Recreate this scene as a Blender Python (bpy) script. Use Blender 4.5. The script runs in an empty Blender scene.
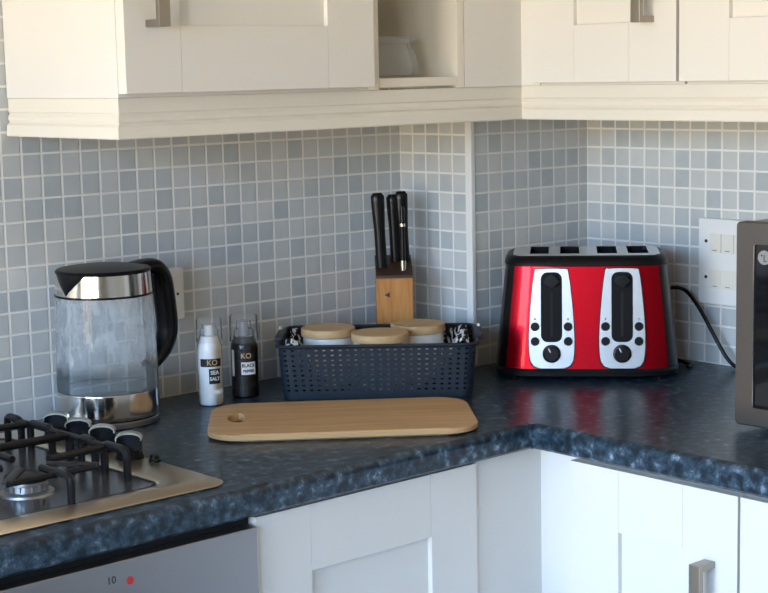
import bpy, bmesh, math, random
from mathutils import Vector, Matrix, noise
C = bpy.context
SC = C.scene
COL = SC.collection
W = 0.91            # worktop height above the floor; everything below is laid out with z = 0 on the worktop, then lifted
PI = math.pi
R = math.radians
random.seed(7)

# ------------------------------------------------------------------ materials
def nt(name):
    m = bpy.data.materials.new(name); m.use_nodes = True
    n = m.node_tree.nodes; l = m.node_tree.links
    return m, n, l, n['Principled BSDF']

def setp(b, **k):
    for key, v in k.items():
        b.inputs[key.replace('_', ' ')].default_value = v

def mat(name, col, rough=.5, metal=0., spec=.5, noise_amt=0., nscale=40., bump=0., bscale=200., coat=0., stretch=None, rough_var=0.):
    m, n, l, b = nt(name)
    setp(b, Base_Color=(*col, 1), Roughness=rough, Metallic=metal, Specular_IOR_Level=spec, Coat_Weight=coat)
    b.inputs['Coat Roughness'].default_value = .05
    tc = n.new('ShaderNodeTexCoord'); src = tc.outputs['Object']
    if stretch:
        mp = n.new('ShaderNodeMapping'); mp.inputs['Scale'].default_value = stretch
        l.new(src, mp.inputs['Vector']); src = mp.outputs['Vector']
    tx = n.new('ShaderNodeTexNoise'); tx.inputs['Scale'].default_value = nscale; tx.inputs['Detail'].default_value = 4
    l.new(src, tx.inputs['Vector'])
    if noise_amt:
        cr = n.new('ShaderNodeValToRGB')
        lo = [max(0, c * (1 - noise_amt)) for c in col]; hi = [min(1, c * (1 + noise_amt)) for c in col]
        cr.color_ramp.elements[0].position = .3; cr.color_ramp.elements[1].position = .7
        cr.color_ramp.elements[0].color = (*lo, 1); cr.color_ramp.elements[1].color = (*hi, 1)
        l.new(tx.outputs['Fac'], cr.inputs['Fac']); l.new(cr.outputs['Color'], b.inputs['Base Color'])
    if rough_var:
        mr = n.new('ShaderNodeMapRange'); mr.inputs['To Min'].default_value = max(0, rough - rough_var); mr.inputs['To Max'].default_value = rough + rough_var
        l.new(tx.outputs['Fac'], mr.inputs['Value']); l.new(mr.outputs['Result'], b.inputs['Roughness'])
    if bump:
        t2 = n.new('ShaderNodeTexNoise'); t2.inputs['Scale'].default_value = bscale
        l.new(src, t2.inputs['Vector'])
        bp = n.new('ShaderNodeBump'); bp.inputs['Strength'].default_value = bump; bp.inputs['Distance'].default_value = .001
        l.new(t2.outputs['Fac'], bp.inputs['Height']); l.new(bp.outputs['Normal'], b.inputs['Normal'])
    return m

def tile_mat(name, axis, u0, pitch=.0352):
    """small square mosaic tiles with pale grout; axis = the horizontal coordinate that runs along the wall"""
    m, n, l, b = nt(name)
    tc = n.new('ShaderNodeTexCoord'); sp = n.new('ShaderNodeSeparateXYZ'); l.new(tc.outputs['Object'], sp.inputs[0])
    def mth(op, a, bb=None, c=None):
        q = n.new('ShaderNodeMath'); q.operation = op
        for i, v in enumerate((a, bb, c)):
            if v is None: continue
            if isinstance(v, (int, float)): q.inputs[i].default_value = v
            else: l.new(v, q.inputs[i])
        return q.outputs[0]
    u = mth('DIVIDE', mth('SUBTRACT', sp.outputs[axis], u0), pitch)
    v = mth('DIVIDE', sp.outputs['Z'], pitch)
    fu, fv = mth('FRACT', u), mth('FRACT', v)
    du = mth('MINIMUM', fu, mth('SUBTRACT', 1., fu)); dv = mth('MINIMUM', fv, mth('SUBTRACT', 1., fv))
    d = mth('MINIMUM', du, dv)
    mr = n.new('ShaderNodeMapRange'); mr.interpolation_type = 'SMOOTHSTEP'
    mr.inputs['From Min'].default_value = .035; mr.inputs['From Max'].default_value = .075
    l.new(d, mr.inputs['Value']); mask = mr.outputs['Result']
    cb = n.new('ShaderNodeCombineXYZ'); l.new(mth('FLOOR', u), cb.inputs[0]); l.new(mth('FLOOR', v), cb.inputs[1])
    wn = n.new('ShaderNodeTexWhiteNoise'); wn.noise_dimensions = '3D'; l.new(cb.outputs[0], wn.inputs['Vector'])
    cl = n.new('ShaderNodeTexNoise'); cl.inputs['Scale'].default_value = 30; cl.inputs['Detail'].default_value = 3; l.new(tc.outputs['Object'], cl.inputs['Vector'])
    mixv = mth('ADD', mth('MULTIPLY', wn.outputs['Value'], .62), mth('MULTIPLY', cl.outputs['Fac'], .38))
    cr = n.new('ShaderNodeValToRGB'); e = cr.color_ramp.elements
    e[0].position = .15; e[0].color = (*TILE_LO, 1); e[1].position = .8; e[1].color = (*TILE_HI, 1)
    k = cr.color_ramp.elements.new(.45); k.color = (*TILE_MID, 1)
    l.new(mixv, cr.inputs['Fac'])
    mx = n.new('ShaderNodeMix'); mx.data_type = 'RGBA'
    l.new(mask, mx.inputs['Factor']); mx.inputs[6].default_value = (*GROUT, 1); l.new(cr.outputs['Color'], mx.inputs[7])
    # plain paint above the tiled strip
    up = n.new('ShaderNodeMath'); up.operation = 'GREATER_THAN'; up.inputs[1].default_value = .80; l.new(sp.outputs['Z'], up.inputs[0])
    dn = n.new('ShaderNodeMath'); dn.operation = 'LESS_THAN'; dn.inputs[1].default_value = -.04; l.new(sp.outputs['Z'], dn.inputs[0])
    pm = mth('MAXIMUM', up.outputs[0], dn.outputs[0])
    m2 = n.new('ShaderNodeMix'); m2.data_type = 'RGBA'; l.new(pm, m2.inputs['Factor']); l.new(mx.outputs[2], m2.inputs[6]); m2.inputs[7].default_value = (.74, .70, .62, 1)
    l.new(m2.outputs[2], b.inputs['Base Color'])
    rr = n.new('ShaderNodeMapRange'); rr.inputs['To Min'].default_value = .75; rr.inputs['To Max'].default_value = .28; l.new(mask, rr.inputs['Value']); l.new(rr.outputs['Result'], b.inputs['Roughness'])
    bp = n.new('ShaderNodeBump'); bp.inputs['Strength'].default_value = .5; bp.inputs['Distance'].default_value = .0012
    hh = mth('ADD', mask, mth('MULTIPLY', cl.outputs['Fac'], .35)); l.new(hh, bp.inputs['Height']); l.new(bp.outputs['Normal'], b.inputs['Normal'])
    return m

TILE_LO = (.42, .465, .49); TILE_MID = (.525, .55, .555); TILE_HI = (.60, .61, .60); GROUT = (.82, .81, .77)

def laminate():
    m, n, l, b = nt('speckled_blue_laminate')
    tc = n.new('ShaderNodeTexCoord')
    t1 = n.new('ShaderNodeTexNoise'); t1.inputs['Scale'].default_value = 62; t1.inputs['Detail'].default_value = 5; t1.inputs['Roughness'].default_value = .62
    l.new(tc.outputs['Object'], t1.inputs['Vector'])
    cr = n.new('ShaderNodeValToRGB'); e = cr.color_ramp.elements
    e[0].position = .40; e[0].color = (.007, .017, .029, 1); e[1].position = .74; e[1].color = (.26, .35, .44, 1)
    k = e.new(.50); k.color = (.020, .043, .066, 1); k = e.new(.60); k.color = (.052, .090, .128, 1)
    l.new(t1.outputs['Fac'], cr.inputs['Fac'])
    v = n.new('ShaderNodeTexVoronoi'); v.inputs['Scale'].default_value = 130; l.new(tc.outputs['Object'], v.inputs['Vector'])
    cr2 = n.new('ShaderNodeValToRGB'); e = cr2.color_ramp.elements
    e[0].position = .0; e[0].color = (1.5, 1.45, 1.4, 1); e[1].position = .55; e[1].color = (.65, .68, .72, 1)
    l.new(v.outputs['Color'], cr2.inputs['Fac'])
    mx = n.new('ShaderNodeMix'); mx.data_type = 'RGBA'; mx.blend_type = 'MULTIPLY'; mx.inputs['Factor'].default_value = .8
    l.new(cr.outputs['Color'], mx.inputs[6]); l.new(cr2.outputs['Color'], mx.inputs[7]); l.new(mx.outputs[2], b.inputs['Base Color'])
    bp = n.new('ShaderNodeBump'); bp.inputs['Strength'].default_value = .12; bp.inputs['Distance'].default_value = .0006
    t3 = n.new('ShaderNodeTexNoise'); t3.inputs['Scale'].default_value = 320; l.new(tc.outputs['Object'], t3.inputs['Vector'])
    l.new(t3.outputs['Fac'], bp.inputs['Height']); l.new(bp.outputs['Normal'], b.inputs['Normal'])
    setp(b, Roughness=.30, Specular_IOR_Level=.4)
    return m

def wood(name, c1, c2, scale=(3, 60, 60), rough=.5, dist=2.0):
    m, n, l, b = nt(name)
    tc = n.new('ShaderNodeTexCoord'); mp = n.new('ShaderNodeMapping'); mp.inputs['Scale'].default_value = scale
    l.new(tc.outputs['Object'], mp.inputs['Vector'])
    t = n.new('ShaderNodeTexNoise'); t.inputs['Scale'].default_value = 1.; t.inputs['Detail'].default_value = 6; t.inputs['Distortion'].default_value = dist
    l.new(mp.outputs['Vector'], t.inputs['Vector'])
    cr = n.new('ShaderNodeValToRGB'); e = cr.color_ramp.elements
    e[0].position = .32; e[0].color = (*c1, 1); e[1].position = .68; e[1].color = (*c2, 1)
    l.new(t.outputs['Fac'], cr.inputs['Fac']); l.new(cr.outputs['Color'], b.inputs['Base Color'])
    setp(b, Roughness=rough, Specular_IOR_Level=.35)
    return m

def thin_glass(name, tint, haze=0., fres=1.45, fog_scale=20., rough=.02, above=None):
    m = bpy.data.materials.new(name); m.use_nodes = True
    n = m.node_tree.nodes; l = m.node_tree.links; n.remove(n['Principled BSDF']); out = n['Material Output']
    tr = n.new('ShaderNodeBsdfTransparent'); tr.inputs['Color'].default_value = (*tint, 1)
    gl = n.new('ShaderNodeBsdfGlossy'); gl.inputs['Roughness'].default_value = rough
    fr = n.new('ShaderNodeFresnel'); fr.inputs['IOR'].default_value = fres
    mx = n.new('ShaderNodeMixShader'); l.new(fr.outputs[0], mx.inputs[0]); l.new(tr.outputs[0], mx.inputs[1]); l.new(gl.outputs[0], mx.inputs[2])
    last = mx.outputs[0]
    if haze:
        df = n.new('ShaderNodeBsdfDiffuse'); df.inputs['Color'].default_value = (.75, .80, .84, 1)
        tx = n.new('ShaderNodeTexNoise'); tx.inputs['Scale'].default_value = fog_scale; tx.inputs['Detail'].default_value = 6
        tc = n.new('ShaderNodeTexCoord'); mp = n.new('ShaderNodeMapping'); mp.inputs['Scale'].default_value = (1, 1, .35)
        l.new(tc.outputs['Object'], mp.inputs[0]); l.new(mp.outputs[0], tx.inputs['Vector'])
        mr = n.new('ShaderNodeMapRange'); mr.inputs['From Min'].default_value = .35; mr.inputs['From Max'].default_value = .7
        mr.inputs['To Min'].default_value = haze * .65; mr.inputs['To Max'].default_value = haze * 1.3
        l.new(tx.outputs['Fac'], mr.inputs['Value'])
        fac = mr.outputs['Result']
        if above:       # condensation only above this height
            sz = n.new('ShaderNodeSeparateXYZ'); l.new(tc.outputs['Object'], sz.inputs[0])
            mz = n.new('ShaderNodeMapRange'); mz.interpolation_type = 'SMOOTHSTEP'; mz.inputs['From Min'].default_value = above; mz.inputs['From Max'].default_value = above + .03; l.new(sz.outputs['Z'], mz.inputs['Value'])
            mm = n.new('ShaderNodeMath'); mm.operation = 'MULTIPLY'; l.new(fac, mm.inputs[0]); l.new(mz.outputs['Result'], mm.inputs[1]); fac = mm.outputs[0]
        m2 = n.new('ShaderNodeMixShader'); l.new(fac, m2.inputs[0]); l.new(last, m2.inputs[1]); l.new(df.outputs[0], m2.inputs[2]); last = m2.outputs[0]
    l.new(last, out.inputs['Surface'])
    return m

def cloth_mat():
    m, n, l, b = nt('black_white_cloth')
    tc = n.new('ShaderNodeTexCoord'); mp = n.new('ShaderNodeMapping'); mp.inputs['Rotation'].default_value = (.3, .5, .6)
    l.new(tc.outputs['Object'], mp.inputs['Vector'])
    wv = n.new('ShaderNodeTexWave'); wv.inputs['Scale'].default_value = 27; wv.inputs['Distortion'].default_value = 5; wv.inputs['Detail'].default_value = 2; wv.inputs['Detail Scale'].default_value = 2.5
    l.new(mp.outputs['Vector'], wv.inputs['Vector'])
    cr = n.new('ShaderNodeValToRGB'); cr.color_ramp.interpolation = 'CONSTANT'; e = cr.color_ramp.elements
    e[0].position = 0; e[0].color = (.015, .017, .022, 1); e[1].position = .58; e[1].color = (.72, .74, .76, 1)
    l.new(wv.outputs['Fac'], cr.inputs['Fac']); l.new(cr.outputs['Color'], b.inputs['Base Color']); setp(b, Roughness=.9, Specular_IOR_Level=.1)
    return m

M = {}
M['tile_back'] = tile_mat('mosaic_tile_back', 'X', -.6217)
M['tile_right'] = tile_mat('mosaic_tile_right', 'Y', -.1888)
M['tile_box_front'] = tile_mat('mosaic_tile_box_front', 'X', -.3074)
M['tile_box_side'] = tile_mat('mosaic_tile_box_side', 'Y', 0.)
M['paint'] = mat('wall_paint', (.62, .60, .55), .85, noise_amt=.02, nscale=3)
M['ceiling'] = mat('ceiling_paint', (.86, .85, .82), .9, noise_amt=.01)
M['floor'] = wood('floor_planks', (.20, .20, .20), (.32, .32, .31), (2, 14, 14), .45)
M['cab'] = mat('cream_white_cabinet', (.745, .725, .685), .38, spec=.4, bump=.03, bscale=60)
M['pelmet'] = mat('cream_pelmet', (.745, .705, .62), .42, spec=.4)
M['bead'] = mat('white_tile_trim', (.80, .80, .78), .35)
M['lam'] = laminate()
M['steel'] = mat('brushed_steel', (.66, .64, .61), .13, 1., rough_var=.03, stretch=(4, 4, 300), nscale=8)
M['alu'] = mat('cast_aluminium', (.45, .45, .45), .42, 1.)
M['darksteel'] = mat('dark_steel', (.30, .30, .31), .35, 1.)
M['chrome'] = mat('polished_steel', (.78, .78, .78), .14, 1.)
M['hobsteel'] = mat('hob_steel', (.72, .61, .47), .30, 1., stretch=(10, 300, 10), nscale=6, rough_var=.05)
M['trayenamel'] = mat('hob_tray_dark', (.10, .10, .105), .22, .55)
M['iron'] = mat('black_cast_iron', (.006, .006, .007), .33, spec=.3, bump=.15, bscale=500)
M['black'] = mat('black_plastic', (.005, .005, .006), .26, spec=.25)
M['slotblack'] = mat('matt_black_slot', (.006, .006, .007), .45, spec=.12)
M['blacksoft'] = mat('black_satin_plastic', (.006, .006, .007), .36, spec=.18)
M['ovensteel'] = mat('oven_steel', (.34, .32, .32), .36, 1., stretch=(4, 300, 200), nscale=6, rough_var=.06)
M['dark'] = mat('dark_void', (.008, .008, .008), .8)
M['red'] = mat('metallic_red', (.52, .002, .013), .27, .74, spec=.25, coat=.25)
M['panel'] = mat('brushed_aluminium', (.66, .69, .73), .27, .78, noise_amt=.03, nscale=30)
M['navy'] = mat('navy_plastic', (.010, .017, .026), .5, spec=.35, bump=.05)
M['lidwood'] = wood('pale_lid_wood', (.47, .29, .135), (.60, .41, .22), (6, 40, 40), .5)
M['boardwood'] = wood('bamboo_board', (.45, .255, .11), (.60, .37, .175), (4, 90, 30), .48, 1.0)
M['blockwood'] = wood('orange_block_wood', (.42, .165, .040), (.56, .25, .070), (60, 60, 6), .45)
M['blockdark'] = mat('dark_walnut_top', (.05, .024, .014), .5)
M['ceramic'] = mat('white_jar', (.80, .80, .79), .25)
M['salt'] = mat('white_salt', (.93, .93, .92), .7, bump=.4, bscale=900)
M['pepper'] = mat('peppercorns', (.022, .017, .014), .5, noise_amt=.9, nscale=420, bump=.8, bscale=600)
M['labelblack'] = mat('label_black', (.012, .012, .013), .5)
M['labelwhite'] = mat('label_white', (.78, .80, .82), .5)
M['gold'] = mat('gold_print', (.60, .42, .24), .45)
M['inkblack'] = mat('ink_black', (.02, .02, .02), .6)
M['inkred'] = mat('ink_red', (.55, .02, .02), .5)
M['white'] = mat('white_plastic', (.80, .81, .81), .3)
M['cream'] = mat('cream_rocker', (.78, .76, .69), .35)
M['mwsteel'] = mat('microwave_steel', (.125, .115, .11), .42, 1., stretch=(300, 4, 4), nscale=6, rough_var=.05)
M['mwcase'] = mat('microwave_case', (.50, .49, .47), .5, .6)
M['blackglass'] = mat('black_glass', (.006, .006, .007), .05, spec=.6)
M['grey'] = mat('grey_print', (.26, .26, .26), .5)
M['nickel'] = mat('satin_nickel', (.36, .33, .285), .40, 1.)
M['glass'] = thin_glass('kettle_glass', (.955, .975, .985), haze=.30, fog_scale=90, fres=1.30, above=.078)
M['clear'] = thin_glass('clear_plastic', (.985, .985, .99), haze=.09, fres=1.14, rough=.08)
M['bottle'] = thin_glass('clear_bottle', (.985, .985, .985), fres=1.40, rough=.06)
M['jarglass'] = thin_glass('clear_jar_glass', (.96, .96, .95), haze=.24, fres=1.18)
M['pane'] = thin_glass('window_pane', (.97, .98, .98))
M['water'] = thin_glass('water', (.965, .985, .995), fres=1.24, haze=.12, rough=.0)
M['cloth'] = cloth_mat()
M['upvc'] = mat('white_window_frame', (.82, .82, .82), .35)

# ------------------------------------------------------------------ mesh helpers
def box(bm, x0, x1, y0, y1, z0, z1, bev=0., seg=2):
    vs = [bm.verts.new(p) for p in ((x0, y0, z0), (x1, y0, z0), (x1, y1, z0), (x0, y1, z0), (x0, y0, z1), (x1, y0, z1), (x1, y1, z1), (x0, y1, z1))]
    fs = [bm.faces.new([vs[i] for i in q]) for q in ((3, 2, 1, 0), (4, 5, 6, 7), (0, 1, 5, 4), (1, 2, 6, 5), (2, 3, 7, 6), (3, 0, 4, 7))]
    if bev:
        es = list({e for f in fs for e in f.edges})
        bmesh.ops.bevel(bm, geom=es, offset=bev, segments=seg, profile=.5, affect='EDGES')
    return vs

def prism(bm, poly, z0, z1, bev=0., seg=2, xf=None):
    a = [bm.verts.new((x, y, z0)) for x, y in poly]; b = [bm.verts.new((x, y, z1)) for x, y in poly]
    n = len(poly)
    fs = [bm.faces.new(a[::-1]), bm.faces.new(b)]
    for i in range(n): bm.faces.new((a[i], a[(i + 1) % n], b[(i + 1) % n], b[i]))
    allv = a + b
    if bev:
        es = list(fs[1].edges) + list(fs[0].edges)
        r = bmesh.ops.bevel(bm, geom=es, offset=bev, segments=seg, profile=.5, affect='EDGES')
        allv = list({v for v in allv if v.is_valid} | set(r['verts']))
    if xf is not None: bmesh.ops.transform(bm, matrix=xf, verts=allv)

def lathe(bm, prof, seg=48, c=(0, 0, 0), close=True, xf=None):
    rings = []; new = []
    for r, z in prof:
        if r < 1e-6:
            v = bm.verts.new((c[0], c[1], c[2] + z)); rings.append([v]); new.append(v)
        else:
            ring = [bm.verts.new((c[0] + r * math.cos(2 * PI * i / seg), c[1] + r * math.sin(2 * PI * i / seg), c[2] + z)) for i in range(seg)]
            rings.append(ring); new += ring
    for a, b in zip(rings, rings[1:]):
        for i in range(seg):
            j = (i + 1) % seg
            if len(a) == 1 and len(b) == 1: continue
            if len(a) == 1: bm.faces.new((a[0], b[j], b[i])) if False else bm.faces.new((a[0], b[i], b[j]))
            elif len(b) == 1: bm.faces.new((a[i], a[j], b[0]))
            else: bm.faces.new((a[i], a[j], b[j], b[i]))
    if xf is not None: bmesh.ops.transform(bm, matrix=xf, verts=new)

def smooth_path(pts, sub=6, closed=False):
    P = [Vector(p) for p in pts]; out = []; n = len(P)
    for i in range(n if closed else n - 1):
        p0 = P[(i - 1) % n] if (closed or i > 0) else P[i]
        p1, p2 = P[i], P[(i + 1) % n]
        p3 = P[(i + 2) % n] if (closed or i + 2 < n) else p2
        for k in range(sub):
            t = k / sub
            out.append(.5 * ((2 * p1) + (p2 - p0) * t + (2 * p0 - 5 * p1 + 4 * p2 - p3) * t * t + (3 * p1 - p0 - 3 * p2 + p3) * t ** 3))
    if not closed: out.append(P[-1])
    return out

def round_path(pts, r=.01, k=5):
    """polyline with its inner corners rounded"""
    P = [Vector(p) for p in pts]; out = [P[0]]
    for a, b, c in zip(P, P[1:], P[2:]):
        d1 = (a - b); d2 = (c - b); q = min(r, d1.length * .49, d2.length * .49)
        s = b + d1.normalized() * q; e = b + d2.normalized() * q
        for i in range(k + 1):
            t = i / k; out.append(s.lerp(b, t).lerp(b.lerp(e, t), t))
    out.append(P[-1]); return out

def tube(bm, pts, r=.004, seg=10, rx=None, up=None):
    """sweep a round (or elliptical: r along 'up', rx across) section along pts"""
    P = [Vector(p) for p in pts]; rings = []; prev = None
    for i, p in enumerate(P):
        t = (P[min(i + 1, len(P) - 1)] - P[max(i - 1, 0)]).normalized()
        if prev is None:
            ref = Vector(up) if up else (Vector((0, 0, 1)) if abs(t.z) < .9 else Vector((1, 0, 0)))
        else: ref = prev
        nn = (ref - t * ref.dot(t))
        nn = nn.normalized() if nn.length > 1e-6 else t.orthogonal().normalized()
        prev = nn; bb = t.cross(nn)
        rr = r(i / (len(P) - 1)) if callable(r) else r
        r2 = (rx(i / (len(P) - 1)) if callable(rx) else rx) if rx else rr
        rings.append([bm.verts.new(p + nn * math.cos(2 * PI * k / seg) * rr + bb * math.sin(2 * PI * k / seg) * r2) for k in range(seg)])
    for a, b in zip(rings, rings[1:]):
        for k in range(seg):
            j = (k + 1) % seg; bm.faces.new((a[k], a[j], b[j], b[k]))
    bm.faces.new(rings[0][::-1]); bm.faces.new(rings[-1])

def loft(bm, rings, cap=True):
    R_ = [[bm.verts.new(p) for p in r] for r in rings]; n = len(R_[0]); faces = []
    for a, b in zip(R_, R_[1:]):
        for k in range(n):
            j = (k + 1) % n; faces.append(bm.faces.new((a[k], a[j], b[j], b[k])))
    if cap: bm.faces.new(R_[0][::-1]); bm.faces.new(R_[-1])
    return faces

def rrect(w, d, r, k=6, cx=0, cy=0):
    out = []
    for sx, sy, a0 in ((1, 1, 0), (-1, 1, 90), (-1, -1, 180), (1, -1, 270)):
        for i in range(k + 1):
            a = R(a0 + 90 * i / k); out.append((cx + sx * (w / 2 - r) + r * math.cos(a), cy + sy * (d / 2 - r) + r * math.sin(a)))
    return out

def obj(name, bm, m, parent=None, loc=None, rot=None, smooth=True, ang=35):
    bmesh.ops.recalc_face_normals(bm, faces=bm.faces[:])
    me = bpy.data.meshes.new(name); bm.to_mesh(me); bm.free()
    for mm in (m if isinstance(m, (list, tuple)) else [m]): me.materials.append(M[mm] if isinstance(mm, str) else mm)
    if smooth:
        me.shade_smooth(); me.set_sharp_from_angle(angle=R(ang))
    o = bpy.data.objects.new(name, me); COL.objects.link(o)
    if smooth:
        wn = o.modifiers.new('weighted', 'WEIGHTED_NORMAL'); wn.keep_sharp = True
    if parent: o.parent = parent
    if loc: o.location = loc
    if rot: o.rotation_euler = rot
    return o

def tag(o, label, cat, group=None):
    o['label'] = label; o['category'] = cat
    if group: o['group'] = group
    return o

def thing(name, label, cat, loc=(0, 0, 0), rotz=0., group=None):
    o = bpy.data.objects.new(name, None); COL.objects.link(o); o.empty_display_size = .05
    o.location = loc; o.rotation_euler = (0, 0, rotz)
    return tag(o, label, cat, group)

def struct(name, bm, m, **k):
    o = obj(name, bm, m, **k); o['kind'] = 'structure'; return o

def B(): return bmesh.new()

def text_bm(s, size, depth=.0004, bold=0.):
    cu = bpy.data.curves.new('t', 'FONT'); cu.body = s; cu.size = size; cu.align_x = 'CENTER'; cu.align_y = 'CENTER'; cu.offset = bold
    o = bpy.data.objects.new('t', cu); COL.objects.link(o); C.view_layer.update()
    dg = C.evaluated_depsgraph_get(); me = bpy.data.meshes.new_from_object(o.evaluated_get(dg))
    bpy.data.objects.remove(o); bpy.data.curves.remove(cu)
    bm = B(); bm.from_mesh(me); bpy.data.meshes.remove(me)
    r = bmesh.ops.extrude_face_region(bm, geom=bm.faces[:])
    bmesh.ops.translate(bm, verts=[v for v in r['geom'] if isinstance(v, bmesh.types.BMVert)], vec=(0, 0, depth))
    return bm        # text in XY, facing +Z

def wrap(bm, r, a0, z0):
    """bend flat XY text onto a vertical cylinder (x -> angle, y -> z, z -> outward)"""
    for v in bm.verts:
        a = a0 + v.co.x / r; rr = r + v.co.z; v.co = Vector((rr * math.cos(a), rr * math.sin(a), z0 + v.co.y))

def band(bm, r, a0, half, z0, z1, t=.0003, n=14):
    """thin label wrapped on a cylinder, half = half width in metres"""
    i_, o_ = [], []
    for k in range(n + 1):
        a = a0 + (-half + 2 * half * k / n) / r
        i_.append([bm.verts.new(((r - .0004) * math.cos(a), (r - .0004) * math.sin(a), z)) for z in (z0, z1)])
        o_.append([bm.verts.new(((r + t) * math.cos(a), (r + t) * math.sin(a), z)) for z in (z0, z1)])
    for k in range(n):
        bm.faces.new((o_[k][0], o_[k + 1][0], o_[k + 1][1], o_[k][1]))
        bm.faces.new((o_[k][1], o_[k + 1][1], i_[k + 1][1], i_[k][1])); bm.faces.new((o_[k + 1][0], o_[k][0], i_[k][0], i_[k + 1][0]))
    bm.faces.new((o_[0][0], o_[0][1], i_[0][1], i_[0][0])); bm.faces.new((o_[n][1], o_[n][0], i_[n][0], i_[n][1]))

# ------------------------------------------------------------------ room
XL, YF, ZT = -3.6, -3.7, 1.49
b = B(); box(b, XL - .15, .15, YF - .15, .15, -W - .1, -W); struct('floor', b, 'floor')
b = B(); box(b, XL - .15, .15, YF - .15, .15, ZT, ZT + .1); struct('ceiling', b, 'ceiling')
b = B(); box(b, XL - .15, .15, 0, .15, -W, ZT); struct('wall_back', b, 'tile_back')
b = B(); box(b, 0, .15, YF, 0, -W, ZT); struct('wall_right', b, 'tile_right')

def window(n, axis, at, u0, u1, z0, z1):
    f = B(); t = .05
    def bx(bm, a, c, e, g, d0, d1):
        if axis == 'x': box(bm, d0, d1, a, c, e, g)
        else: box(bm, a, c, d0, d1, e, g)
    for a, c, e, g in ((u0, u0 + t, z0, z1), (u1 - t, u1, z0, z1), (u0 + t, u1 - t, z0, z0 + t), (u0 + t, u1 - t, z1 - t, z1), ((u0 + u1) / 2 - t / 2, (u0 + u1) / 2 + t / 2, z0 + t, z1 - t)):
        bx(f, a, c, e, g, at - .10, at - .04)
    o = struct(n, f, 'upvc')
    for a, c in ((u0 + t, (u0 + u1) / 2 - t / 2), ((u0 + u1) / 2 + t / 2, u1 - t)):
        p = B(); bx(p, a, c, z0 + t, z1 - t, at - .073, at - .069); obj('pane', p, 'pane', o)
WIN1 = (-1.56, -.36, -W + .001, 1.20)   # glazed double doors
WIN2 = (-2.98, -1.80, .02, 1.20)  # unseen window, added as fill light from the camera side
b = B(); ws = XL - .15
for y0, y1, z0, z1 in ((YF, WIN2[0], -W, ZT), (WIN2[1], WIN1[0], -W, ZT), (WIN1[1], 0, -W, ZT), (WIN2[0], WIN2[1], -W, WIN2[2]), (WIN2[0], WIN2[1], WIN2[3], ZT), (WIN1[0], WIN1[1], WIN1[3], ZT)): box(b, ws, XL, y0, y1, z0, z1)
struct('wall_left', b, 'paint'); window('door_1', 'x', XL, *WIN1); window('fill_window_1', 'x', XL, *WIN2)
b = B(); box(b, XL, 0, YF - .15, YF, -W, ZT); struct('wall_front', b, 'paint')

# the boxed-in pipe in the corner, tiled, with a white bead on its outer edge
BX, BY = -.3154, -.189
b = B(); box(b, BX, 0, BY, 0, 0, .60)
for f in b.faces:
    c = f.normal if f.normal.length else Vector(); f.normal_update()
    f.material_index = 1 if abs(f.normal.x) > .5 else 0
struct('wall_corner', b, ['tile_box_front', 'tile_box_side'])
b = B(); box(b, BX - .0025, BX + .008, BY - .0025, BY + .012, .0, .60, .002); struct('trim_1', b, 'bead')

# ------------------------------------------------------------------ worktops
def worktop_profile(front, t=.0385, r=.013, k=7):
    """section (d, z): d = distance from the wall"""
    p = [(.0, -t), (front - .004, -t)]
    p.append((front, -t + .004))
    for i in range(k + 1):
        a = PI / 2 * i / k; p.append((front - r + r * math.cos(a), -r + r * math.sin(a)))
    p.append((.0, .0)); return p
prof = worktop_profile(.60)
# long run along the back wall, ends on the joint at x = -.6
b = B(); loft(b, [[(x, -d - .001 if d < .01 else -d, z) for d, z in prof] for x in (-2.30, -.6008)])
o = obj('worktop', b, 'lam'); tag(o, 'dark blue speckled worktop along the back wall under the kettle and hob', 'worktop')
# run along the right wall; its front edge starts at the inner corner
b = B()
pts = [(-.60, -.60), (-.60, -2.1), (-.001, -2.1), (-.001, -.191), (-.318, -.191), (-.318, -.001), (-.60, -.001)]
prof_f = [(d, z) for d, z in prof if d > .5]
box(b, -.60, -.001, -.60, -.001, -.0385, 0)
loft(b, [[(-max(d, .001), y, z) for d, z in prof] for y in (-.60, -2.1)])
o = obj('worktop', b, 'lam'); tag(o, 'dark blue speckled worktop along the right wall under the toaster and microwave', 'worktop')

# ------------------------------------------------------------------ cabinets
ST = .0945
def shaker(bm, w, h, t=.021, st=ST, x0=0, z0=0, y0=0):
    """shaker door, front face at y0 - t; the stile/rail joints show as fine grooves"""
    bv = .0011
    yb, yf = y0, y0 - t
    box(bm, x0, x0 + st, yf, yb, z0, z0 + h, bv, 2); box(bm, x0 + w - st, x0 + w, yf, yb, z0, z0 + h, bv, 2)
    box(bm, x0 + st, x0 + w - st, yf, yb, z0, z0 + st, bv, 2); box(bm, x0 + st, x0 + w - st, yf, yb, z0 + h - st, z0 + h, bv, 2)
    box(bm, x0 + st - .003, x0 + w - st + .003, yf + .0085, yb - .002, z0 + st - .003, z0 + h - st + .003)

def bar_handle(bm, x, yf, z0, z1, w=.019):
    """square D handle standing off the door face yf"""
    d = .036
    box(bm, x - w / 2, x + w / 2, yf - d, yf - d + .009, z0, z1, .0012)
    box(bm, x - w / 2, x + w / 2, yf - d + .008, yf, z0, z0 + .010, .0012); box(bm, x - w / 2, x + w / 2, yf - d + .008, yf, z1 - .010, z1, .0012)

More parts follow.
